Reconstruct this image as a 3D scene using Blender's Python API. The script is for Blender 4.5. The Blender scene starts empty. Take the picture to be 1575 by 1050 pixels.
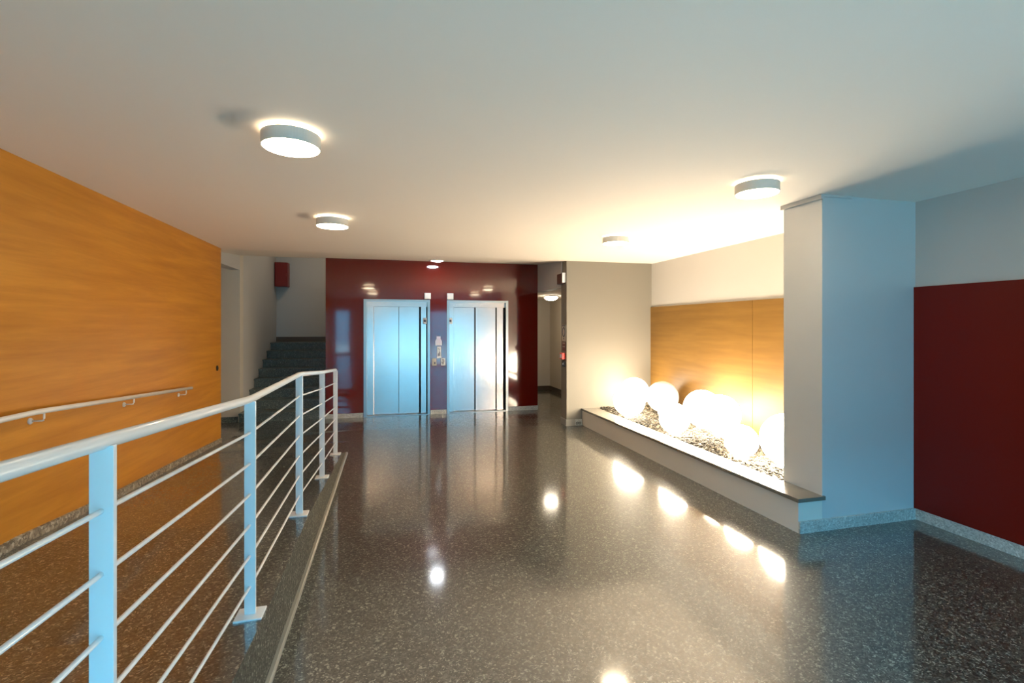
import bpy, bmesh, math, random
from mathutils import Vector, Matrix

C = bpy.context.scene.collection
PI = math.pi

# ------------------------------------------------------------------ camera
cam_d = bpy.data.cameras.new('camera')
cam = bpy.data.objects.new('camera', cam_d)
C.objects.link(cam)
cam.location = (0, 0, 1.6)
cam.rotation_euler = (PI / 2, 0, -math.radians(14.14))
cam_d.sensor_fit = 'HORIZONTAL'
cam_d.sensor_width = 36
cam_d.lens = 744 / 1575 * 36
cam_d.shift_y = -25 / 1575
cam_d.clip_start = 0.05
bpy.context.scene.camera = cam

# ------------------------------------------------------------------ exposure
sc = bpy.context.scene
sc.view_settings.view_transform = 'Standard'
sc.view_settings.look = 'None'
sc.view_settings.gamma = 1
sc.view_settings.use_curve_mapping = False
sc.view_settings.exposure = 1.1
sc.cycles.use_denoising = True
sc.cycles.max_bounces = 10
sc.cycles.diffuse_bounces = 6
sc.cycles.glossy_bounces = 4
sc.cycles.sample_clamp_indirect = 6

# ------------------------------------------------------------------ daylight
SKY = (0.11, 0.59, 1.0)
SKY_STRENGTH = 7.8
world = bpy.data.worlds.new('world')
sc.world = world
world.use_nodes = True
bg = world.node_tree.nodes['Background']
bg.inputs[0].default_value = (*SKY, 1)
bg.inputs[1].default_value = SKY_STRENGTH

sun_d = bpy.data.lights.new('sun', 'SUN')
sun_d.energy = 6.0
sun_d.color = (1.0, 0.86, 0.66)
sun_d.angle = math.radians(1)
sun = bpy.data.objects.new('sun', sun_d)
C.objects.link(sun)
sun.rotation_euler = Vector((0.74, -0.03, -0.66)).to_track_quat('-Z', 'Y').to_euler()

# portal over the glazed entrance behind the camera (guides sky sampling, emits nothing itself)
por_d = bpy.data.lights.new('entrance_daylight', 'AREA')
por_d.shape = 'RECTANGLE'
por_d.size = 5.9
por_d.size_y = 2.5
por_d.cycles.is_portal = True
por = bpy.data.objects.new('entrance_daylight', por_d)
C.objects.link(por)
por.location = (0.85, -1.68, 1.25)
por.rotation_euler = (PI / 2, 0, 0)

# lamp radiance
E_DRUM = 19.0
E_UP = 8.0
E_GLOBE = 22.0
E_DOWN = 26.0
E_DOME = 16.0
WARM = (1.0, 0.80, 0.54)
GLOBE_COL = (1.0, 0.84, 0.62)

# ------------------------------------------------------------------ materials
def nmat(name):
    m = bpy.data.materials.new(name)
    m.use_nodes = True
    nt = m.node_tree
    return m, nt, nt.nodes['Principled BSDF']

def pmat(name, col, rough=0.5, metal=0.0, spec=0.5, coat=0.0, coat_r=0.05, emit=None, estr=0.0, bump=None):
    m, nt, b = nmat(name)
    b.inputs['Base Color'].default_value = (*col, 1)
    b.inputs['Roughness'].default_value = rough
    b.inputs['Metallic'].default_value = metal
    b.inputs['Specular IOR Level'].default_value = spec
    b.inputs['Coat Weight'].default_value = coat
    b.inputs['Coat Roughness'].default_value = coat_r
    if emit:
        b.inputs['Emission Color'].default_value = (*emit, 1)
        b.inputs['Emission Strength'].default_value = estr
    if bump:
        tc = nt.nodes.new('ShaderNodeTexCoord')
        n = nt.nodes.new('ShaderNodeTexNoise')
        n.inputs['Scale'].default_value = bump[0]
        n.inputs['Detail'].default_value = 3
        bp = nt.nodes.new('ShaderNodeBump')
        bp.inputs['Strength'].default_value = bump[1]
        bp.inputs['Distance'].default_value = 0.002
        nt.links.new(tc.outputs['Object'], n.inputs['Vector'])
        nt.links.new(n.outputs['Fac'], bp.inputs['Height'])
        nt.links.new(bp.outputs['Normal'], b.inputs['Normal'])
    return m

def ramp(nt, stops, interp='LINEAR'):
    r = nt.nodes.new('ShaderNodeValToRGB')
    r.color_ramp.interpolation = interp
    el = r.color_ramp.elements
    while len(el) < len(stops):
        el.new(0.5)
    for e, (p, c) in zip(el, stops):
        e.position = p
        e.color = (*c, 1)
    return r

def terrazzo(name, stops, scale=110, coat_r=0.095, rough=0.40, coat=1.0, spec=0.5, coat_ior=1.5):
    m, nt, b = nmat(name)
    L = nt.links.new
    tc = nt.nodes.new('ShaderNodeTexCoord')
    no = nt.nodes.new('ShaderNodeTexNoise')
    no.inputs['Scale'].default_value = 45
    no.inputs['Detail'].default_value = 1
    L(tc.outputs['Object'], no.inputs['Vector'])
    mx = nt.nodes.new('ShaderNodeMix')
    mx.data_type = 'VECTOR'
    mx.inputs['Factor'].default_value = 0.03
    L(tc.outputs['Object'], mx.inputs['A'])
    L(no.outputs['Color'], mx.inputs['B'])
    v = nt.nodes.new('ShaderNodeTexVoronoi')
    v.inputs['Scale'].default_value = scale
    L(mx.outputs['Result'], v.inputs['Vector'])
    sp = nt.nodes.new('ShaderNodeSeparateColor')
    L(v.outputs['Color'], sp.inputs[0])
    r = ramp(nt, stops, 'CONSTANT')
    L(sp.outputs[0], r.inputs[0])
    # thin bright shards on a second, finer layer
    v2 = nt.nodes.new('ShaderNodeTexVoronoi')
    v2.inputs['Scale'].default_value = scale * 0.85
    mp2 = nt.nodes.new('ShaderNodeMapping')
    mp2.inputs['Scale'].default_value = (1.0, 2.3, 1.6)
    mp2.inputs['Rotation'].default_value = (0, 0, 0.35)
    n3 = nt.nodes.new('ShaderNodeTexNoise')
    n3.inputs['Scale'].default_value = 22
    L(tc.outputs['Object'], n3.inputs['Vector'])
    m3 = nt.nodes.new('ShaderNodeMix')
    m3.data_type = 'VECTOR'
    m3.inputs['Factor'].default_value = 0.07
    L(tc.outputs['Object'], m3.inputs['A'])
    L(n3.outputs['Color'], m3.inputs['B'])
    L(m3.outputs['Result'], mp2.inputs['Vector'])
    L(mp2.outputs[0], v2.inputs['Vector'])
    sp2 = nt.nodes.new('ShaderNodeSeparateColor')
    L(v2.outputs['Color'], sp2.inputs[0])
    r2 = ramp(nt, [(0.0, (0, 0, 0)), (0.955, (1, 1, 1))], 'CONSTANT')
    L(sp2.outputs[1], r2.inputs[0])
    m2 = nt.nodes.new('ShaderNodeMix')
    m2.data_type = 'RGBA'
    L(r2.outputs[0], m2.inputs['Factor'])
    L(r.outputs[0], m2.inputs['A'])
    m2.inputs['B'].default_value = (*stops[-1][1], 1)
    L(m2.outputs['Result'], b.inputs['Base Color'])
    b.inputs['Roughness'].default_value = rough
    b.inputs['Specular IOR Level'].default_value = spec
    b.inputs['Coat Weight'].default_value = coat
    b.inputs['Coat Roughness'].default_value = coat_r
    b.inputs['Coat IOR'].default_value = coat_ior
    return m

def wood(name, dark, light, axis_scale, rough=0.42):
    m, nt, b = nmat(name)
    L = nt.links.new
    tc = nt.nodes.new('ShaderNodeTexCoord')
    mp = nt.nodes.new('ShaderNodeMapping')
    mp.inputs['Scale'].default_value = axis_scale
    L(tc.outputs['Object'], mp.inputs['Vector'])
    n = nt.nodes.new('ShaderNodeTexNoise')
    n.inputs['Scale'].default_value = 1.0
    n.inputs['Detail'].default_value = 6
    n.inputs['Roughness'].default_value = 0.62
    n.inputs['Distortion'].default_value = 0.25
    L(mp.outputs[0], n.inputs['Vector'])
    mid = tuple((a + c) / 2 for a, c in zip(dark, light))
    r = ramp(nt, [(0.30, dark), (0.5, mid), (0.68, light)])
    L(n.outputs['Fac'], r.inputs[0])
    L(r.outputs[0], b.inputs['Base Color'])
    b.inputs['Roughness'].default_value = rough
    b.inputs['Specular IOR Level'].default_value = 0.4
    return m

def brushed(name, col, rough=0.16, strength=0.12):
    m, nt, b = nmat(name)
    L = nt.links.new
    tc = nt.nodes.new('ShaderNodeTexCoord')
    mp = nt.nodes.new('ShaderNodeMapping')
    mp.inputs['Scale'].default_value = (420, 420, 1.5)
    L(tc.outputs['Object'], mp.inputs['Vector'])
    n = nt.nodes.new('ShaderNodeTexNoise')
    n.inputs['Scale'].default_value = 1
    n.inputs['Detail'].default_value = 2
    L(mp.outputs[0], n.inputs['Vector'])
    bp = nt.nodes.new('ShaderNodeBump')
    bp.inputs['Strength'].default_value = strength
    bp.inputs['Distance'].default_value = 0.001
    L(n.outputs['Fac'], bp.inputs['Height'])
    L(bp.outputs['Normal'], b.inputs['Normal'])
    b.inputs['Base Color'].default_value = (*col, 1)
    b.inputs['Metallic'].default_value = 1
    b.inputs['Roughness'].default_value = rough
    return m

FLOOR_STOPS = [(p, (r * 0.86, g * 0.94, b * 0.95)) for p, (r, g, b) in [(0.0, (0.022, 0.018, 0.012)), (0.25, (0.045, 0.038, 0.026)), (0.55, (0.078, 0.069, 0.050)),
               (0.80, (0.125, 0.112, 0.084)), (0.95, (0.31, 0.285, 0.225))]]
M_floor = terrazzo('terrazzo_floor', FLOOR_STOPS, scale=118, coat_ior=2.0)
M_riser = terrazzo('terrazzo_riser', FLOOR_STOPS, scale=118, rough=0.55, coat=0.0, spec=0.3)
M_stair = terrazzo('terrazzo_stair', [(0.0, (0.055, 0.080, 0.078)), (0.4, (0.085, 0.112, 0.106)), (0.75, (0.13, 0.155, 0.145)), (0.95, (0.25, 0.27, 0.25))], scale=110, coat=0.4, coat_r=0.2)
M_base = terrazzo('terrazzo_skirting', [(0.0, (0.34, 0.34, 0.31)), (0.3, (0.44, 0.44, 0.40)), (0.6, (0.50, 0.50, 0.46)), (0.93, (0.62, 0.62, 0.58))], scale=100, coat=0.3, coat_r=0.2)
M_base_brown = terrazzo('terrazzo_ramp_skirting', [(0.0, (0.13, 0.10, 0.07)), (0.3, (0.22, 0.18, 0.13)), (0.6, (0.30, 0.26, 0.19)), (0.9, (0.48, 0.43, 0.34))], scale=60, coat=0.3, coat_r=0.2)
M_ceiling = pmat('ceiling_paint', (0.89, 0.82, 0.735), 0.75, spec=0.25)
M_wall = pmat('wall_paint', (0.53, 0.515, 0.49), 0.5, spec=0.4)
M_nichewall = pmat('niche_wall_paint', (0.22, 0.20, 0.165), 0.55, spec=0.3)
M_satin = pmat('column_satin_paint', (0.57, 0.585, 0.58), 0.22, spec=0.8, coat=0.5, coat_r=0.12)
M_wallgrey = pmat('passage_paint', (0.62, 0.56, 0.47), 0.6, spec=0.3)
M_red = pmat('red_lacquer', (0.125, 0.002, 0.0003), 0.09, spec=0.5, coat=0.6, coat_r=0.05)
M_red.node_tree.nodes['Principled BSDF'].inputs['Coat IOR'].default_value = 1.8
M_redpanel = pmat('red_laminate', (0.150, 0.007, 0.0035), 0.38, spec=0.2, bump=(220, 0.25))
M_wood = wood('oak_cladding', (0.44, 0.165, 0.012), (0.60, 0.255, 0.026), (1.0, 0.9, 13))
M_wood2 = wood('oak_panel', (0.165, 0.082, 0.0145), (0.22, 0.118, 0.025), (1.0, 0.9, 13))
M_white = pmat('white_painted_steel', (0.80, 0.80, 0.78), 0.28, spec=0.5, coat=0.3)
M_steel = brushed('brushed_steel', (0.64, 0.545, 0.50), rough=0.21, strength=0.3)
M_steelframe = brushed('steel_frame', (0.42, 0.42, 0.41), rough=0.3)
M_dark = pmat('dark_gap', (0.012, 0.016, 0.018), 0.5)
M_black = pmat('black_plastic', (0.012, 0.012, 0.013), 0.35)
M_plastic = pmat('white_plastic', (0.80, 0.80, 0.79), 0.35)
M_greyplastic = pmat('grey_plastic', (0.42, 0.42, 0.43), 0.4)
M_slab = pmat('stone_coping', (0.17, 0.152, 0.122), 0.22, spec=0.5, coat=0.5, coat_r=0.12, bump=(60, 0.1))
M_plaster = pmat('planter_plaster', (0.68, 0.64, 0.57), 0.6, spec=0.3)
M_skirt = pmat('skirting_paint', (0.33, 0.31, 0.265), 0.4)
M_trim = pmat('ramp_moulding', (0.24, 0.22, 0.175), 0.35)
M_browntrim = pmat('passage_skirting', (0.09, 0.065, 0.045), 0.4)
M_lampgrey = pmat('lamp_housing', (0.66, 0.62, 0.56), 0.4, metal=0.1)
M_lampdark = pmat('lamp_rim', (0.10, 0.085, 0.06), 0.4, metal=0.5)
M_drum = pmat('drum_diffuser', (0.9, 0.9, 0.88), 0.3, emit=WARM, estr=E_DRUM)
M_uplight = pmat('drum_upper_diffuser', (0.9, 0.9, 0.88), 0.3, emit=WARM, estr=E_UP)
M_globe_hi = pmat('globe_bright', (0.92, 0.91, 0.88), 0.25, emit=GLOBE_COL, estr=E_GLOBE)
M_globe_mid = pmat('globe_medium', (0.92, 0.91, 0.88), 0.25, emit=GLOBE_COL, estr=E_GLOBE * 0.7)
M_globe_soft = pmat('globe_soft', (0.92, 0.91, 0.88), 0.25, emit=GLOBE_COL, estr=E_GLOBE * 0.42)
M_globe_big = pmat('globe_big', (0.92, 0.91, 0.88), 0.25, emit=GLOBE_COL, estr=E_GLOBE)
M_globe_lo = pmat('globe_dim', (0.88, 0.86, 0.80), 0.25, emit=GLOBE_COL, estr=0.12)
M_down = pmat('downlight_lens', (0.9, 0.9, 0.9), 0.3, emit=(0.88, 0.93, 1.0), estr=E_DOWN)
M_dome = pmat('dome_glass', (0.9, 0.9, 0.88), 0.3, emit=(1.0, 0.86, 0.66), estr=E_DOME)
M_redbox = pmat('red_enamel', (0.20, 0.010, 0.006), 0.4)
M_callred = pmat('call_point_red', (0.75, 0.035, 0.02), 0.35)
M_brown = pmat('siren_brown', (0.085, 0.030, 0.020), 0.4)
M_signbrown = pmat('sign_red_brown', (0.16, 0.045, 0.03), 0.45)
M_signgrey = pmat('sign_pale', (0.55, 0.50, 0.42), 0.45)
M_lilac = pmat('sign_lilac', (0.72, 0.70, 0.84), 0.4)
M_printing = pmat('printing_dark', (0.05, 0.06, 0.10), 0.5)
M_bronze = pmat('frame_bronze', (0.05, 0.045, 0.04), 0.4, metal=0.6)
M_pave = pmat('sunlit_paving', (0.34, 0.315, 0.28), 0.8, spec=0.2, bump=(20, 0.3))
M_outer = pmat('outer_render', (0.28, 0.285, 0.29), 0.8)

def gravel_mat():
    m, nt, b = nmat('gravel_stone')
    g = nt.nodes.new('ShaderNodeNewGeometry')
    r = ramp(nt, [(0.0, (0.008, 0.006, 0.003)), (0.25, (0.018, 0.014, 0.008)), (0.5, (0.036, 0.028, 0.016)), (0.75, (0.065, 0.052, 0.032)), (0.92, (0.15, 0.13, 0.09))])
    nt.links.new(g.outputs['Random Per Island'], r.inputs[0])
    nt.links.new(r.outputs[0], b.inputs['Base Color'])
    b.inputs['Roughness'].default_value = 0.6
    return m
M_gravel = gravel_mat()

# ------------------------------------------------------------------ mesh helpers
class MB:
    def __init__(self):
        self.bm = bmesh.new()

    def box(self, x0, x1, y0, y1, z0, z1, bevel=0.0):
        r = bmesh.ops.create_cube(self.bm, size=1)
        vs = r['verts']
        for v in vs:
            v.co = Vector(((x0 + x1) / 2 + v.co.x * (x1 - x0), (y0 + y1) / 2 + v.co.y * (y1 - y0), (z0 + z1) / 2 + v.co.z * (z1 - z0)))
        if bevel:
            es = list({e for v in vs for e in v.link_edges})
            bmesh.ops.bevel(self.bm, geom=es, offset=bevel, segments=2, affect='EDGES', profile=0.5)
        return self

    def prism_x(self, prof, x0, x1):
        """profile of (y, z) points swept along x"""
        a = [self.bm.verts.new((x0, y, z)) for y, z in prof]
        b = [self.bm.verts.new((x1, y, z)) for y, z in prof]
        self._cap(a, b)
        return self

    def prism_z(self, prof, z0, z1):
        a = [self.bm.verts.new((x, y, z0)) for x, y in prof]
        b = [self.bm.verts.new((x, y, z1)) for x, y in prof]
        self._cap(a, b)
        return self

    def prism_y(self, prof, y0, y1):
        a = [self.bm.verts.new((x, y0, z)) for x, z in prof]
        b = [self.bm.verts.new((x, y1, z)) for x, z in prof]
        self._cap(a, b)
        return self

    def _cap(self, a, b):
        n = len(a)
        self.bm.faces.new(a)
        self.bm.faces.new(list(reversed(b)))
        for i in range(n):
            self.bm.faces.new((a[i], b[i], b[(i + 1) % n], a[(i + 1) % n]))

    def tube(self, pts, r, seg=12):
        pts = [Vector(p) for p in pts]
        rings = []
        for i, p in enumerate(pts):
            if i == 0:
                d = (pts[1] - p).normalized()
            elif i == len(pts) - 1:
                d = (p - pts[i - 1]).normalized()
            else:
                d = ((pts[i + 1] - p).normalized() + (p - pts[i - 1]).normalized()).normalized()
            up = Vector((0, 0, 1)) if abs(d.z) < 0.9 else Vector((1, 0, 0))
            s = d.cross(up).normalized()
            u = s.cross(d).normalized()
            rings.append([self.bm.verts.new(p + (s * math.cos(2 * PI * k / seg) + u * math.sin(2 * PI * k / seg)) * r) for k in range(seg)])
        for a, b in zip(rings, rings[1:]):
            for k in range(seg):
                f = self.bm.faces.new((a[k], a[(k + 1) % seg], b[(k + 1) % seg], b[k]))
                f.smooth = True
        self.bm.faces.new(list(reversed(rings[0])))
        self.bm.faces.new(rings[-1])
        return self

    def lathe(self, prof, seg=48, centre=(0, 0, 0), smooth=True):
        """profile of (radius, z) points turned about the z axis; closes on the axis where radius is 0"""
        cx, cy, cz = centre
        rings = []
        for r, z in prof:
            if r < 1e-6:
                rings.append([self.bm.verts.new((cx, cy, cz + z))])
            else:
                rings.append([self.bm.verts.new((cx + r * math.cos(2 * PI * k / seg), cy + r * math.sin(2 * PI * k / seg), cz + z)) for k in range(seg)])
        for a, b in zip(rings, rings[1:]):
            for k in range(seg):
                k2 = (k + 1) % seg
                if len(a) == 1 and len(b) == 1:
                    continue
                if len(a) == 1:
                    f = self.bm.faces.new((a[0], b[k2], b[k]))
                elif len(b) == 1:
                    f = self.bm.faces.new((a[k], a[k2], b[0]))
                else:
                    f = self.bm.faces.new((a[k], a[k2], b[k2], b[k]))
                f.smooth = smooth
        return self

    def build(self, name, mat, parent=None, loc=(0, 0, 0)):
        bmesh.ops.recalc_face_normals(self.bm, faces=self.bm.faces[:])
        me = bpy.data.meshes.new(name)
        self.bm.to_mesh(me)
        self.bm.free()
        me.materials.append(mat)
        o = bpy.data.objects.new(name, me)
        C.objects.link(o)
        o.location = loc
        if parent:
            o.parent = parent
        return o

def tag(o, label, cat, group=None):
    o['label'] = label
    o['category'] = cat
    if group:
        o['group'] = group
    return o

def thing(name, label, cat, loc, group=None):
    o = bpy.data.objects.new(name, None)
    C.objects.link(o)
    o.location = loc
    o.empty_display_size = 0.1
    return tag(o, label, cat, group)

def struct(name, mb, mat):
    o = mb.build(name, mat)
    o['kind'] = 'structure'
    return o

def copy_tree(o, parent=None):
    c = o.copy()
    C.objects.link(c)
    if parent:
        c.parent = parent
    for ch in list(o.children):
        copy_tree(ch, c)
    return c

# ------------------------------------------------------------------ setting
CEIL = 2.62
XL, XR = -2.18, 4.22          # oak wall face, plaster wall face
YB = 8.80                     # red lift wall face
SLOPE = 0.0811

struct('floor', MB().box(-4.8, 4.5, -1.7, 12.0, -0.2, 0), M_floor)
struct('outside_ground', MB().box(-40, 45, -45, -1.7, -0.25, -0.05), M_pave)

struct('outside_wall', MB().box(-45, 45, -28, -26, -0.05, 9.5), M_outer)

# ramp along the oak wall: profile of (y, z) for its free edge
RP = [(-1.6, 0.52), (-0.5, 0.52), (1.22, 0.40), (2.346, 0.3235), (3.533, 0.317), (4.66, 0.2244), (5.76, 0.1483), (7.75, 0.001)]
def rampz(y, lst=RP):
    for (a, za), (b, zb) in zip(lst, lst[1:]):
        if a <= y <= b:
            return za + (zb - za) * (y - a) / (b - a)
    return lst[0][1] if y < lst[0][0] else lst[-1][1]
def ramp_wall_z(y):
    k = 0.045 * max(0, min(1, (7.0 - y) / 2.5))
    return rampz(y) - k
RX = -0.535                    # free edge of the ramp
def ramp_edge_z(y):            # past the last post the free edge dips quickly to the floor
    return rampz(y) if y <= 5.83 else max(0.001, rampz(5.83) * (6.42 - y) / 0.59)
mb = MB()
ys = [p[0] for p in RP[:-1]] + [5.83, 6.1, 6.42, 7.0, 7.75]
rows = []
for y in ys:
    rows.append([mb.bm.verts.new((XL, y, max(0.001, ramp_wall_z(y)))), mb.bm.verts.new((RX, y, ramp_edge_z(y))),
                 mb.bm.verts.new((RX, y, -0.05)), mb.bm.verts.new((XL, y, -0.05))])
for a, b in zip(rows, rows[1:]):
    for k in range(4):
        mb.bm.faces.new((a[k], a[(k + 1) % 4], b[(k + 1) % 4], b[k]))
mb.bm.faces.new(rows[0])
mb.bm.faces.new(list(reversed(rows[-1])))
ro = struct('floor_ramp', mb, M_floor)
ro.data.materials.append(M_riser)
for f in ro.data.polygons:
    if abs(f.normal.x) > 0.9 and f.center.x > -1:
        f.material_index = 1
struct('trim_ramp', MB().prism_y([(RX, 0), (RX + 0.024, 0), (RX + 0.024, 0.012), (RX + 0.016, 0.022), (RX, 0.024)], -1.5, 6.35), M_trim)

mb = MB()
mb.prism_x([(-1.7, CEIL), (7.2, CEIL), (8.95, CEIL + 1.75 * SLOPE), (8.95, 3.1), (-1.7, 3.1)], -2.6, 4.6)
struct('ceiling', mb, M_ceiling)

# oak clad wall beside the ramp
struct('wall_left', MB().box(XL - 0.23, XL, -1.7, 7.18, 0, CEIL + 0.02), M_wood)
mb = MB()
yy = [-1.5, -0.5, 1.22, 2.35, 3.53, 4.5, 5.2, 5.8, 6.5, 7.0, 7.18]
rows = []
for y in yy:
    z = ramp_wall_z(y)
    rows.append([mb.bm.verts.new(p) for p in ((XL, y, z - 0.02), (XL + 0.014, y, z - 0.02), (XL + 0.014, y, z + 0.055), (XL, y, z + 0.06))])
for a, b in zip(rows, rows[1:]):
    for k in range(4):
        mb.bm.faces.new((a[k], a[(k + 1) % 4], b[(k + 1) % 4], b[k]))
mb.bm.faces.new(rows[0])
mb.bm.faces.new(list(reversed(rows[-1])))
struct('baseboard_left', mb, M_base_brown)

# side passage behind the oak wall
struct('lintel_passage_side', MB().box(-2.56, -2.41, 7.18, 8.86, 2.51, 2.80), M_wall)
struct('wall_passage_end', MB().box(-4.8, -2.41, 8.86, 9.05, 0, 2.9), M_wallgrey)
struct('wall_passage_side', MB().box(-4.8, -4.65, 7.0, 8.86, 0, 2.9), M_wallgrey)
struct('wall_passage_near', MB().box(-4.65, -2.41, 6.95, 7.15, 0, 2.9), M_wallgrey)
struct('ceiling_passage_side', MB().box(-4.8, -2.56, 6.95, 9.05, 2.75, 2.95), M_ceiling)
struct('baseboard_passage_end', MB().box(-4.6, -2.44, 8.845, 8.86, 0, 0.09), M_stair)

# stairwell
struct('wall_stair_left', MB().box(-2.56, -2.41, 9.05, 11.65, 0, 3.8).box(-2.56, -2.41, 8.86, 9.05, 2.8, 3.8), M_wall)
struct('wall_stair_back', MB().box(-2.41, -0.92, 11.5, 11.65, 0, 3.8), M_wall)
struct('wall_stair_right', MB().box(-1.07, -0.92, 8.95, 11.5, 0, 3.8), M_wall)
struct('ceiling_stair', MB().box(-2.56, -0.92, 8.95, 11.65, 3.6, 3.8), M_ceiling)
struct('lintel_stair', MB().box(-2.56, -0.92, 8.95, 9.05, 2.775, 3.8), M_wall)
struct('baseboard_stair', MB().box(-2.41, -1.07, 11.485, 11.5, 1.24, 1.345), M_browntrim)

# red lift wall with two openings
L1 = (-0.447, 0.696)
L2 = (1.000, 2.141)
LT = 2.055
mb = MB()
mb.box(-1.07, L1[0], YB, YB + 0.15, 0, 2.78)
mb.box(L1[1], L2[0], YB, YB + 0.15, 0, LT)
mb.box(L2[1], 2.72, YB, YB + 0.15, 0, 2.78)
mb.box(L1[0], L2[1], YB, YB + 0.15, LT, 2.78)
struct('wall_back', mb, M_red)
struct('wall_shaft', MB().box(-0.9, 2.56, YB + 0.45, YB + 0.6, 0, 2.9).box(-0.9, 2.56, YB + 0.15, YB + 0.45, LT + 0.3, 2.9), M_dark)
struct('baseboard_back', MB().box(-1.07, L1[0] - 0.01, YB - 0.015, YB, 0, 0.075).box(L1[1] + 0.01, L2[0] - 0.01, YB - 0.015, YB, 0, 0.075)
       .box(L2[1] + 0.01, 2.72, YB - 0.015, YB, 0, 0.075), M_base)

# cream wall at the end of the niche, and the passage beside the lifts
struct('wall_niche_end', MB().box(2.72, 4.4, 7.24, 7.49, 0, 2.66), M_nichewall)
struct('lintel_lift_passage', MB().box(2.72, 2.87, 7.49, 8.95, 2.23, 2.80), M_wall)
struct('wall_lift_passage_inner', MB().box(2.57, 2.72, 8.95, 11.6, 0, 2.4), M_wallgrey)
struct('wall_lift_passage_outer', MB().box(3.86, 4.01, 7.49, 11.6, 0, 2.4), M_wallgrey)
struct('wall_lift_passage_end', MB().box(2.72, 3.86, 11.45, 11.6, 0, 2.4), M_wallgrey)
struct('ceiling_lift_passage', MB().box(2.87, 4.01, 7.49, 11.6, 2.23, 2.4).box(2.57, 2.87, 8.95, 11.6, 2.23, 2.4), M_ceiling)
struct('baseboard_lift_passage', MB().box(2.73, 3.845, 11.435, 11.45, 0, 0.10).box(3.845, 3.86, 7.5, 11.45, 0, 0.10), M_browntrim)
struct('baseboard_niche_end', MB().box(2.705, 2.975, 7.225, 7.24, 0, 0.10).box(2.705, 2.72, 7.24, 7.49, 0, 0.10), M_skirt)

struct('wall_right', MB().box(XR, 4.4, -1.7, 7.24, 0, 2.66), M_wall)
struct('baseboard_right', MB().box(XR - 0.018, XR, -1.5, 3.055, 0, 0.09), M_base)

# square column at the end of the planter
struct('column', MB().box(3.27, XR, 3.07, 3.45, 0, 2.63), M_satin)
struct('baseboard_column', MB().box(3.045, XR - 0.018, 3.055, 3.07, 0, 0.09), M_base)
struct('trim_column', MB().box(3.245, 3.27, 3.055, 3.46, CEIL - 0.035, CEIL).box(3.27, 3.55, 3.055, 3.07, CEIL - 0.018, CEIL), M_wall)

# glazed entrance behind the camera
mb = MB()
DH = 2.2
for x0, x1 in ((-2.41, -2.02), (-1.45, -0.75), (1.30, 1.48), (3.75, 4.4)):
    mb.box(x0, x1, -1.7, -1.5, 0, CEIL + 0.02)
mb.box(-2.02, -1.45, -1.7, -1.5, DH, CEIL + 0.02).box(-2.02, -1.45, -1.7, -1.5, 0, 0.52)
mb.box(-0.75, 1.30, -1.7, -1.5, DH, CEIL + 0.02).box(1.48, 3.75, -1.7, -1.5, DH, CEIL + 0.02)
struct('wall_front', mb, M_wall)
def frame(name, x0, x1, z0, z1, mull):
    mb = MB()
    mb.box(x0, x0 + 0.05, -1.63, -1.57, z0, z1).box(x1 - 0.05, x1, -1.63, -1.57, z0, z1)
    mb.box(x0, x1, -1.63, -1.57, z0, z0 + 0.06).box(x0, x1, -1.63, -1.57, z1 - 0.06, z1)
    for m in mull:
        mb.box(m - 0.03, m + 0.03, -1.63, -1.57, z0, z1)
    struct(name, mb, M_bronze)
frame('window_1', -2.02, -1.45, 0.52, DH, ())
frame('door_1', -0.75, 1.30, 0, DH, (0.27,))
frame('window_2', 1.48, 3.75, 0, DH, (2.6,))

# ------------------------------------------------------------------ wall panels
t = thing('wall_panel', 'horizontally grained oak panel behind the glowing globes', 'panel', (XR, 3.45, 0.2))
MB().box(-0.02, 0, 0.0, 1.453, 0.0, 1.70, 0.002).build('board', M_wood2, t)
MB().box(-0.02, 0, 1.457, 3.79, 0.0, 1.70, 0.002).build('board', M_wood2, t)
p = MB().box(-0.02, 0, -1.5, 3.07, 0.09, 1.915, 0.002).build('wall_panel', M_redpanel, None, (XR, 0, 0))
tag(p, 'dark maroon wainscot panel on the plaster wall beside the square column', 'panel')

# ------------------------------------------------------------------ lifts
def lift(label, x0, x1, gaps, indicator_x, ind_light):
    """gaps: list of (x from, x to, kind) across the clear width, measured from the outer edge"""
    w = x1 - x0
    t = thing('elevator', label, 'elevator', (x0, YB, 0), 'steel elevators in the red wall')
    f = MB()
    f.box(0, 0.045, -0.012, 0.16, 0, LT).box(w - 0.045, w, -0.012, 0.16, 0, LT).box(0.045, w - 0.045, -0.012, 0.16, LT - 0.035, LT)
    f.build('frame', M_steelframe, t)
    MB().box(0.045, w - 0.045, 0.05, 0.16, 1.93, LT - 0.035).build('transom', M_steel, t)
    MB().box(0.045, w - 0.045, -0.01, 0.3, 0.0, 0.012).build('sill', M_steelframe, t)
    MB().box(0.045, w - 0.045, 0.22, 0.26, 0.012, 1.99).build('shaft_lining', M_dark, t)
    for a, b, kind, dy in gaps:
        q = MB().box(a, b, dy, dy + 0.035, 0.014, 1.93 if kind == 'door_panel' else 1.93, 0.003)
        q.build(kind, M_steel, t)
    ind = MB().box(indicator_x - 0.032, indicator_x + 0.032, -0.012, 0.045, 1.62, 1.732, 0.004)
    ind = ind.build('position_indicator', M_plastic if ind_light else M_greyplastic, t)
    mk = MB()
    mk.box(indicator_x - 0.026, indicator_x + 0.010, -0.0145, -0.012, 1.668, 1.688)
    mk.box(indicator_x - 0.010, indicator_x + 0.012, -0.0145, -0.012, 1.655, 1.700)
    mk.build('display', M_printing, ind)
    if not ind_light:
        for zb in (1.628, 1.703):
            MB().box(indicator_x + 0.012, indicator_x + 0.028, -0.0145, -0.012, zb, zb + 0.022).build('button', M_plastic, ind)
    return t
w1 = L1[1] - L1[0]
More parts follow.
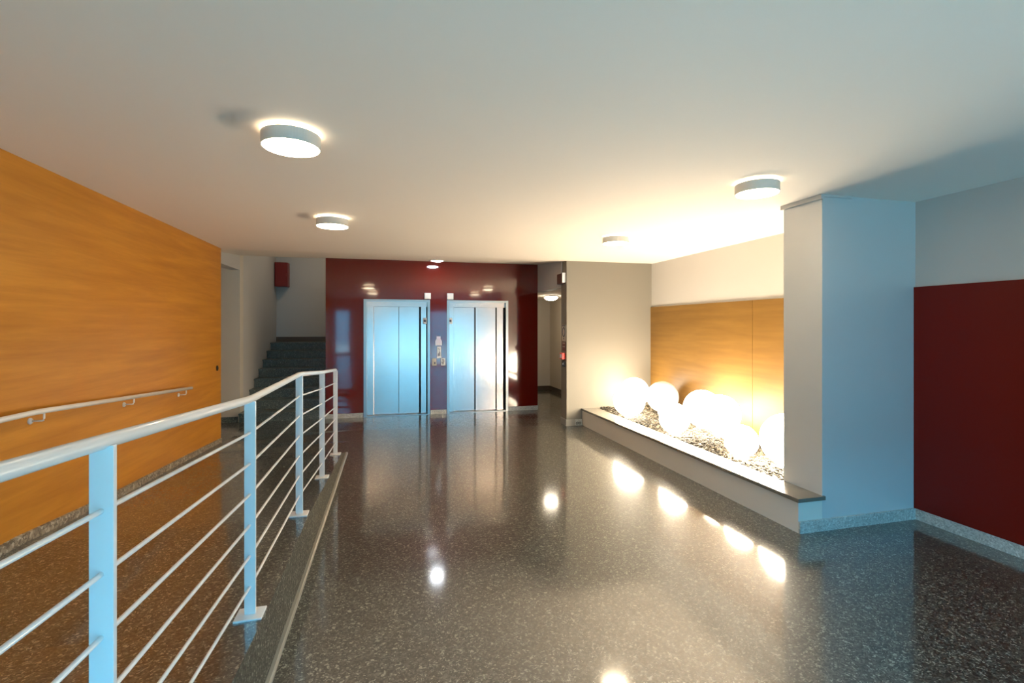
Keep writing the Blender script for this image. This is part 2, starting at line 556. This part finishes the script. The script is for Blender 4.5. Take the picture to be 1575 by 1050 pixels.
lift('steel elevator next to the staircase, door panels meeting at a faint seam', *L1,
     [(0.045, 0.165, 'side_panel', 0.05), (0.168, 0.598, 'door_panel', 0.085), (0.600, 0.955, 'door_panel', 0.075), (0.982, w1 - 0.062, 'side_panel', 0.04)],
     w1 - 0.090, False)
w2 = L2[1] - L2[0]
lift('steel elevator next to the passage, door panels split by a dark seam', *L2,
     [(0.045, 0.130, 'side_panel', 0.04), (0.132, 0.520, 'door_panel', 0.10), (0.536, 0.918, 'door_panel', 0.075), (0.932, w2 - 0.085, 'side_panel', 0.045)],
     0.066, True)

# small fittings on the red wall
def wallplate(name, label, cat, x, z, w, h, d, mat, group=None):
    t = thing(name, label, cat, (x, YB, z - h / 2), group)
    MB().box(-w / 2, w / 2, -d, 0, 0, h, min(0.006, d / 3)).build('plate', mat, t)
    return t
for x, lab in ((0.650, 'small white square emergency lamp above the elevator next to the stairs'), (1.055, 'small white square emergency lamp above the elevator next to the passage')):
    t = wallplate('emergency_lamp', lab, 'lamp', x, 2.122, 0.112, 0.112, 0.05, M_plastic, 'white squares above the elevators')
    MB().box(-0.044, 0.044, -0.056, -0.049, 0.012, 0.1, 0.003).build('lens', M_plastic, t)
t = thing('safety_sign', 'pale lilac shouldered sign high between the two elevators', 'sign', (0.848, YB, 1.235))
MB().prism_y([(-0.058, 0), (0.058, 0), (0.058, 0.075), (0.05, 0.10), (0.036, 0.118), (0.036, 0.165), (-0.036, 0.165), (-0.036, 0.118), (-0.05, 0.10), (-0.058, 0.075)], -0.008, 0).build('plate', M_lilac, t)
MB().box(-0.056, 0.056, -0.0095, -0.008, 0.012, 0.03).build('band', M_plastic, t)
t = thing('floor_sign', 'narrow white strip sign with dark printing between the two elevators', 'sign', (0.858, YB, 1.008))
MB().box(-0.034, 0.034, -0.006, 0, 0.02, 0.205, 0.002).box(-0.042, 0.042, -0.008, 0, 0, 0.022, 0.002).build('plate', M_plastic, t)
MB().prism_y([(-0.022, 0.178), (0.012, 0.160), (0.020, 0.150), (0.012, 0.150), (-0.022, 0.168)], -0.0078, -0.006).build('arrow', M_printing, t)
for xa, xb, za, zb in ((-0.004, 0.010, 0.118, 0.131), (-0.020, -0.008, 0.035, 0.085), (-0.004, 0.004, 0.035, 0.11), (0.010, 0.020, 0.035, 0.11)):
    MB().box(xa, xb, -0.0078, -0.006, za, zb).build('lettering', M_printing, t)
t = wallplate('call_button', 'grey call button plate with one button beside the first elevator', 'button', 0.771, 0.937, 0.078, 0.130, 0.012, M_signgrey, None)
MB().box(-0.004, 0.022, -0.018, -0.011, 0.028, 0.066, 0.003).build('button', M_printing, t)
t = wallplate('call_button', 'white call plate with dark printing beside the second elevator', 'button', 0.930, 0.937, 0.078, 0.130, 0.012, M_plastic, None)
for i, (a, b) in enumerate(((-0.02, 0.012), (-0.028, 0.018), (-0.012, 0.022), (-0.02, 0.018))):
    MB().box(a, b, -0.016, -0.011, 0.024 + i * 0.024, 0.040 + i * 0.024).build('lettering', M_printing, t)

# ------------------------------------------------------------------ staircase
t = thing('staircase', 'grey terrazzo staircase climbing between the cream wall and the red wall', 'stairs', (-2.41, 8.77, 0))
RISE, RUN, W = 0.155, 0.31, 1.34
for i in range(8):
    z = (i + 1) * RISE
    y = i * RUN
    last = i == 7
    s = MB().box(0.004, W - 0.004, y + 0.02, 2.712 if last else y + RUN + 0.03, i * RISE, z - 0.03).build('step', M_stair, t)
    MB().box(0.004, W - 0.004, y - 0.018, 2.712 if last else y + RUN + 0.02, z - 0.03, z, 0.004).build('tread', M_stair, s)

# ------------------------------------------------------------------ planter with gravel and globes
def px(y):                    # front face of the planter, slightly out of square
    return 2.985 + (7.24 - y) / 4.17 * 0.06
t = thing('planter', 'long low plaster planter with a stone coping between the column and the cream wall', 'planter', (0, 0, 0))
MB().prism_z([(px(3.07), 3.07), (3.27, 3.07), (3.27, 3.45), (3.25, 3.46), (3.25, 7.24), (px(7.24), 7.24)], 0, 0.24).build('front_wall', M_plaster, t)
MB().prism_z([(px(3.055) - 0.018, 3.052), (3.285, 3.052), (3.285, 3.07), (3.27, 3.07), (3.27, 3.45), (3.25, 3.46), (3.235, 7.24), (px(7.24) - 0.018, 7.24)], 0.24, 0.27).build('coping', M_slab, t)
MB().box(3.25, 4.2, 3.46, 7.23, 0, 0.235).build('bed', M_plaster, t)

random.seed(4)
ico = bmesh.new()
bmesh.ops.create_icosphere(ico, subdivisions=1, radius=1)
iv = [v.co.copy() for v in ico.verts]
fi = [[v.index for v in f.verts] for f in ico.faces]
ico.free()
verts, faces = [], []
for k in range(6200):
    x = random.uniform(3.27, 4.185)
    y = random.uniform(3.48, 7.215)
    edge = min(1, (x - 3.25) / 0.12)
    z = 0.242 + edge * 0.012 + random.uniform(0, 0.022) + 0.012 * math.sin(x * 9) * math.sin(y * 5)
    r = random.uniform(0.009, 0.019)
    sx, sy, sz = r * random.uniform(0.8, 1.35), r * random.uniform(0.8, 1.35), r * random.uniform(0.5, 0.85)
    rot = Matrix.Rotation(random.uniform(0, 6.28), 3, 'Z') @ Matrix.Rotation(random.uniform(-0.5, 0.5), 3, 'X')
    n0 = len(verts)
    for v in iv:
        q = rot @ Vector((v.x * sx * random.uniform(0.85, 1.15), v.y * sy, v.z * sz))
        verts.append((x + q.x, y + q.y, z + q.z))
    faces += [[n0 + i for i in f] for f in fi]
me = bpy.data.meshes.new('gravel')
me.from_pydata(verts, [], faces)
me.materials.append(M_gravel)
go = bpy.data.objects.new('gravel', me)
C.objects.link(go)
go['kind'] = 'stuff'
tag(go, 'beige and brown gravel filling the planter under the globes', 'gravel')

GZ = 0.272
globes = [
    (3.720, 6.900, 0.228, 0.548, M_globe_soft, 'bright globe lamp against the cream wall, rising behind a lower globe'),
    (3.366, 6.393, 0.2246, 0.505, M_globe_mid, 'bright globe lamp by the coping, first from the cream wall'),
    (3.934, 6.435, 0.231, 0.535, M_globe_lo, 'dull ivory globe lamp against the oak panel near the cream wall'),
    (3.376, 5.256, 0.182, 0.462, M_globe_hi, 'small bright globe lamp by the coping, second from the cream wall'),
    (3.942, 5.506, 0.237, 0.519, M_globe_soft, 'white globe lamp close to the oak panel, partly hidden by its large twin'),
    (3.838, 5.016, 0.2307, 0.534, M_globe_mid, 'large white globe lamp in the planter\'s middle, overlapping one by the oak panel'),
    (3.423, 4.151, 0.159, 0.439, M_globe_hi, 'smallest bright globe lamp, between the gravel patch and the big globe at the column'),
    (3.629, 3.776, 0.244, 0.524, M_globe_big, 'big ivory globe lamp partly hidden behind the square column'),
]
for x, y, r, zc, m, lab in globes:
    t = thing('globe_lamp', lab, 'lamp', (x, y, 0.24), 'globe lamps on the gravel')
    h = zc - 0.24
    n = 32
    prof = [(r * math.sin(PI * k / n), h - r * math.cos(PI * k / n)) for k in range(n + 1)]
    prof[0] = (0, h - r)
    prof[-1] = (0, h + r)
    MB().lathe(prof, 64).build('globe', m, t)
    MB().lathe([(0.0, -0.01), (0.07, -0.01), (0.07, h - r + 0.014), (0.062, h - r + 0.016), (0, h - r + 0.016)], 32).build('base_collar', M_plastic, t)

# ------------------------------------------------------------------ railing along the ramp
PX = -0.597
posts = [(0.10, 1.4215, 0.475), (1.220, 1.3505, 0.400), (2.346, 1.2735, 0.3235), (3.533, 1.2666, 0.317), (4.660, 1.1744, 0.2244), (5.760, 1.0983, 0.1483)]
t = thing('railing', 'white steel railing with flat posts and horizontal bars along the ramp edge', 'railing', (PX, 2.346, rampz(2.346)))
ox, oy, oz = PX, 2.346, rampz(2.346)
def P(y, z, x=PX):
    return (x - ox, y - oy, z - oz)
path = [(-0.9, 1.44)] + [(a, b) for a, b, c in posts]
pts = []
for i, (y, z) in enumerate(path):
    if 0 < i < len(path) - 1:
        for s in (-1, 1):
            y2, z2 = path[i + s]
            k = 0.045 / abs(y2 - y)
            pts.append((y + (y2 - y) * k, z + (z2 - z) * k))
    else:
        pts.append((y, z))
MB().tube([P(y, z) for y, z in pts], 0.0165, 20).build('top_rail', M_white, t)
for k in range(6):
    off = 0.147 + 0.135 * k
    MB().tube([P(y, z - off) for y, z in path], 0.006, 10).build('bar', M_white, t)
for y, z, b in posts:
    o = MB().box(-0.0225, 0.0225, -0.007, 0.007, b - 0.004 - oz, z - oz - 0.008, 0.001).build('post', M_white, t, (0, y - oy, 0))
    MB().box(-0.056, 0.056, -0.05, 0.05, b - oz - 0.001, b - oz + 0.009, 0.002).build('base_plate', M_white, o)

# ------------------------------------------------------------------ handrail on the oak wall
HX = -2.105
t = thing('handrail', 'round beige handrail on brackets along the oak wall', 'handrail', (XL, 3.6, 1.065))
def H(x, y, z):
    return (x - XL, y - 3.6, z - 1.065)
hp = [(-0.4, 1.30), (1.2, 1.17), (2.3, 1.085), (3.25, 1.072), (3.57, 1.068), (3.65, 1.064), (5.98, 0.915)]
MB().tube([H(HX, y, z) for y, z in hp], 0.017, 16).build('rail', M_white, t)
def hz(y):
    return rampz(y, hp)
for y in (1.45, 2.55, 3.66, 4.757, 5.84):
    z = hz(y)
    bk = MB().tube([H(XL + 0.012, y, z - 0.062), H(HX - 0.012, y, z - 0.062), H(HX - 0.003, y, z - 0.058), H(HX, y, z - 0.048), H(HX, y, z - 0.014)], 0.0055, 10).build('bracket', M_white, t)
    ro = MB().lathe([(0, 0), (0.021, 0), (0.021, 0.005), (0.012, 0.014), (0, 0.014)], 20)
    bmesh.ops.rotate(ro.bm, verts=ro.bm.verts[:], cent=(0, 0, 0), matrix=Matrix.Rotation(PI / 2, 3, 'Y'))
    bmesh.ops.translate(ro.bm, verts=ro.bm.verts[:], vec=H(XL, y, z - 0.062))
    ro.build('rosette', M_white, bk)

sw = thing('wall_switch', 'small black oval switch near the end of the oak wall', 'switch', (XL, 7.01, 1.044))
q = MB().lathe([(0, 0), (0.018, 0), (0.018, 0.012), (0.014, 0.018), (0, 0.018)], 24)
bmesh.ops.scale(q.bm, verts=q.bm.verts[:], vec=(1.9, 1.0, 1))
bmesh.ops.rotate(q.bm, verts=q.bm.verts[:], cent=(0, 0, 0), matrix=Matrix.Rotation(PI / 2, 3, 'Y'))
q.build('plate', M_black, sw)
MB().box(0.016, 0.022, -0.008, 0.008, -0.014, 0.014, 0.002).build('rocker', M_black, sw)

# ------------------------------------------------------------------ lamps
drums = [
    (-0.506, 2.76, 'grey drum ceiling light above the railing posts, the one nearer the entrance'),
    (-0.53, 4.86, 'grey drum ceiling light over the lower ramp, on the staircase side'),
    (2.53, 2.91, 'grey drum ceiling light just beside the top of the square column'),
    (2.50, 5.08, 'grey drum ceiling light in front of the cream wall, above the planter side'),
]
proto = None
for x, y, lab in drums:
    if proto is None:
        t = thing('ceiling_light', lab, 'lamp', (x, y, CEIL), 'drum ceiling lights')
        MB().lathe([(0.0, 0.0), (0.124, 0.0), (0.124, -0.018), (0.0, -0.018)], 48, smooth=False).build('upper_diffuser', M_uplight, t)
        MB().lathe([(0.0, -0.018), (0.143, -0.018), (0.146, -0.022), (0.146, -0.086), (0.140, -0.086), (0.140, -0.05), (0.0, -0.05)], 64, smooth=False).build('housing', M_lampgrey, t)
        MB().lathe([(0.0, -0.07), (0.139, -0.07), (0.139, -0.085), (0.136, -0.089), (0.10, -0.094), (0.05, -0.097), (0, -0.098)], 64).build('diffuser', M_drum, t)
        proto = t
    else:
        t = copy_tree(proto)
        t.location = (x, y, CEIL)
        t['label'] = lab

t = thing('downlight', 'recessed cold white downlight in the ceiling before the red wall', 'lamp', (0.78, 8.37, CEIL + 1.17 * SLOPE - 0.002))
t.rotation_euler = (math.atan(SLOPE), 0, 0)
MB().lathe([(0.10, 0.004), (0.135, 0.004), (0.135, -0.006), (0.128, -0.012), (0.105, -0.012), (0.10, -0.006)], 48).build('trim_ring', M_plastic, t)
MB().lathe([(0, 0.002), (0.104, 0.002), (0.104, -0.010), (0.07, -0.022), (0, -0.028)], 48).build('lens', M_down, t)

t = thing('dome_light', 'flush dome ceiling light with dark rim in the passage beyond the lifts', 'lamp', (3.354, 9.88, 2.23))
MB().lathe([(0, 0), (0.150, 0), (0.150, -0.022), (0.138, -0.024), (0, -0.024)], 48, smooth=False).build('rim', M_lampdark, t)
MB().lathe([(0.140, -0.022), (0.146, -0.036), (0.125, -0.065), (0.08, -0.09), (0.04, -0.10), (0, -0.102)], 48).build('dome', M_dome, t)

# lamp of the flight above, shining down the stairwell
sl = bpy.data.lights.new('stairwell_lamp', 'AREA')
sl.shape = 'DISK'
sl.size = 0.3
sl.energy = 3
sl.color = (1.0, 0.82, 0.6)
so = bpy.data.objects.new('stairwell_lamp', sl)
C.objects.link(so)
so.location = (-1.45, 10.4, 3.58)

# ------------------------------------------------------------------ fittings
t = thing('wall_box', 'dark red box high on the stairwell wall with a shadow beneath', 'box', (-2.40, 11.5, 2.43))
MB().box(0.0, 0.26, -0.22, 0, 0, 0.52, 0.006).build('body', M_redbox, t)
MB().box(0.012, 0.248, -0.232, -0.219, 0.012, 0.508, 0.004).build('door', M_redbox, t)
MB().box(0.225, 0.236, -0.246, -0.231, 0.22, 0.29, 0.003).build('handle', M_redbox, t)

FX = 2.72
t = thing('alarm_siren', 'brown alarm box with pale end on the wall over the passage', 'alarm', (FX, 7.28, 2.27))
MB().box(-0.055, 0, 0.03, 0.27, 0, 0.165, 0.006).build('body', M_brown, t)
MB().box(-0.058, -0.002, 0, 0.03, 0.012, 0.168, 0.004).build('end_cap', M_plastic, t)
MB().tube([(-0.012, 0.16, 0.16), (-0.012, 0.16, 0.30), (-0.012, 0.16, 0.36)], 0.009, 10).build('conduit', M_wall, t)

def endplate(name, label, cat, y0, y1, z0, z1, d, mat):
    t = thing(name, label, cat, (FX, (y0 + y1) / 2, z0))
    h = (y1 - y0) / 2
    MB().box(-d, 0, -h, h, 0, z1 - z0, min(0.004, d / 3)).build('plate', mat, t)
    return t
t = endplate('notice_sign', 'pale notice with a dark ring symbol on the end of the cream wall', 'sign', 7.275, 7.445, 1.345, 1.605, 0.005, M_signgrey)
g = MB()
n = 28
for k in range(n):
    a0, a1 = 2 * PI * k / n, 2 * PI * (k + 1) / n
    pr = [(0.048 * math.cos(a0), 0.145 + 0.062 * math.sin(a0)), (0.068 * math.cos(a0), 0.145 + 0.082 * math.sin(a0)),
          (0.068 * math.cos(a1), 0.145 + 0.082 * math.sin(a1)), (0.048 * math.cos(a1), 0.145 + 0.062 * math.sin(a1))]
    g.prism_x(pr, -0.0075, -0.005)
g.box(-0.0075, -0.005, -0.075, 0.075, 0.238, 0.256).box(-0.0075, -0.005, -0.02, 0.02, 0.03, 0.05)
g.build('symbol', M_printing, t)
t = endplate('instruction_sign', 'dark red brown sign under the ring notice on the wall end', 'sign', 7.285, 7.425, 1.185, 1.33, 0.006, M_signbrown)
for zl in (0.065, 0.12):
    MB().box(-0.0075, -0.006, -0.05, 0.05, zl, zl + 0.012).build('lettering', M_signgrey, t)
t = endplate('fire_call_point', 'bright red fire call point on the end of the cream wall', 'alarm', 7.30, 7.42, 1.055, 1.155, 0.055, M_callred)
MB().box(-0.060, -0.054, -0.04, 0.04, 0.02, 0.08, 0.002).build('glass', M_plastic, t)
t = endplate('key_switch', 'small black key switch below the red fire call point', 'switch', 7.30, 7.40, 0.935, 1.02, 0.02, M_black)
MB().box(-0.026, -0.02, -0.015, 0.015, 0.03, 0.055, 0.002).build('lock', M_greyplastic, t)

t = thing('vent_grille', 'small grey vent grille at the skirting beside the planter', 'vent', (2.915, 7.225, 0.005))
MB().box(-0.06, 0.055, -0.008, 0, 0, 0.098, 0.002).build('frame', M_base, t)
g = MB()
for k in range(4):
    g.box(-0.04 + k * 0.022, -0.029 + k * 0.022, -0.0105, -0.007, 0.012, 0.06)
g.build('louvre', M_dark, t)
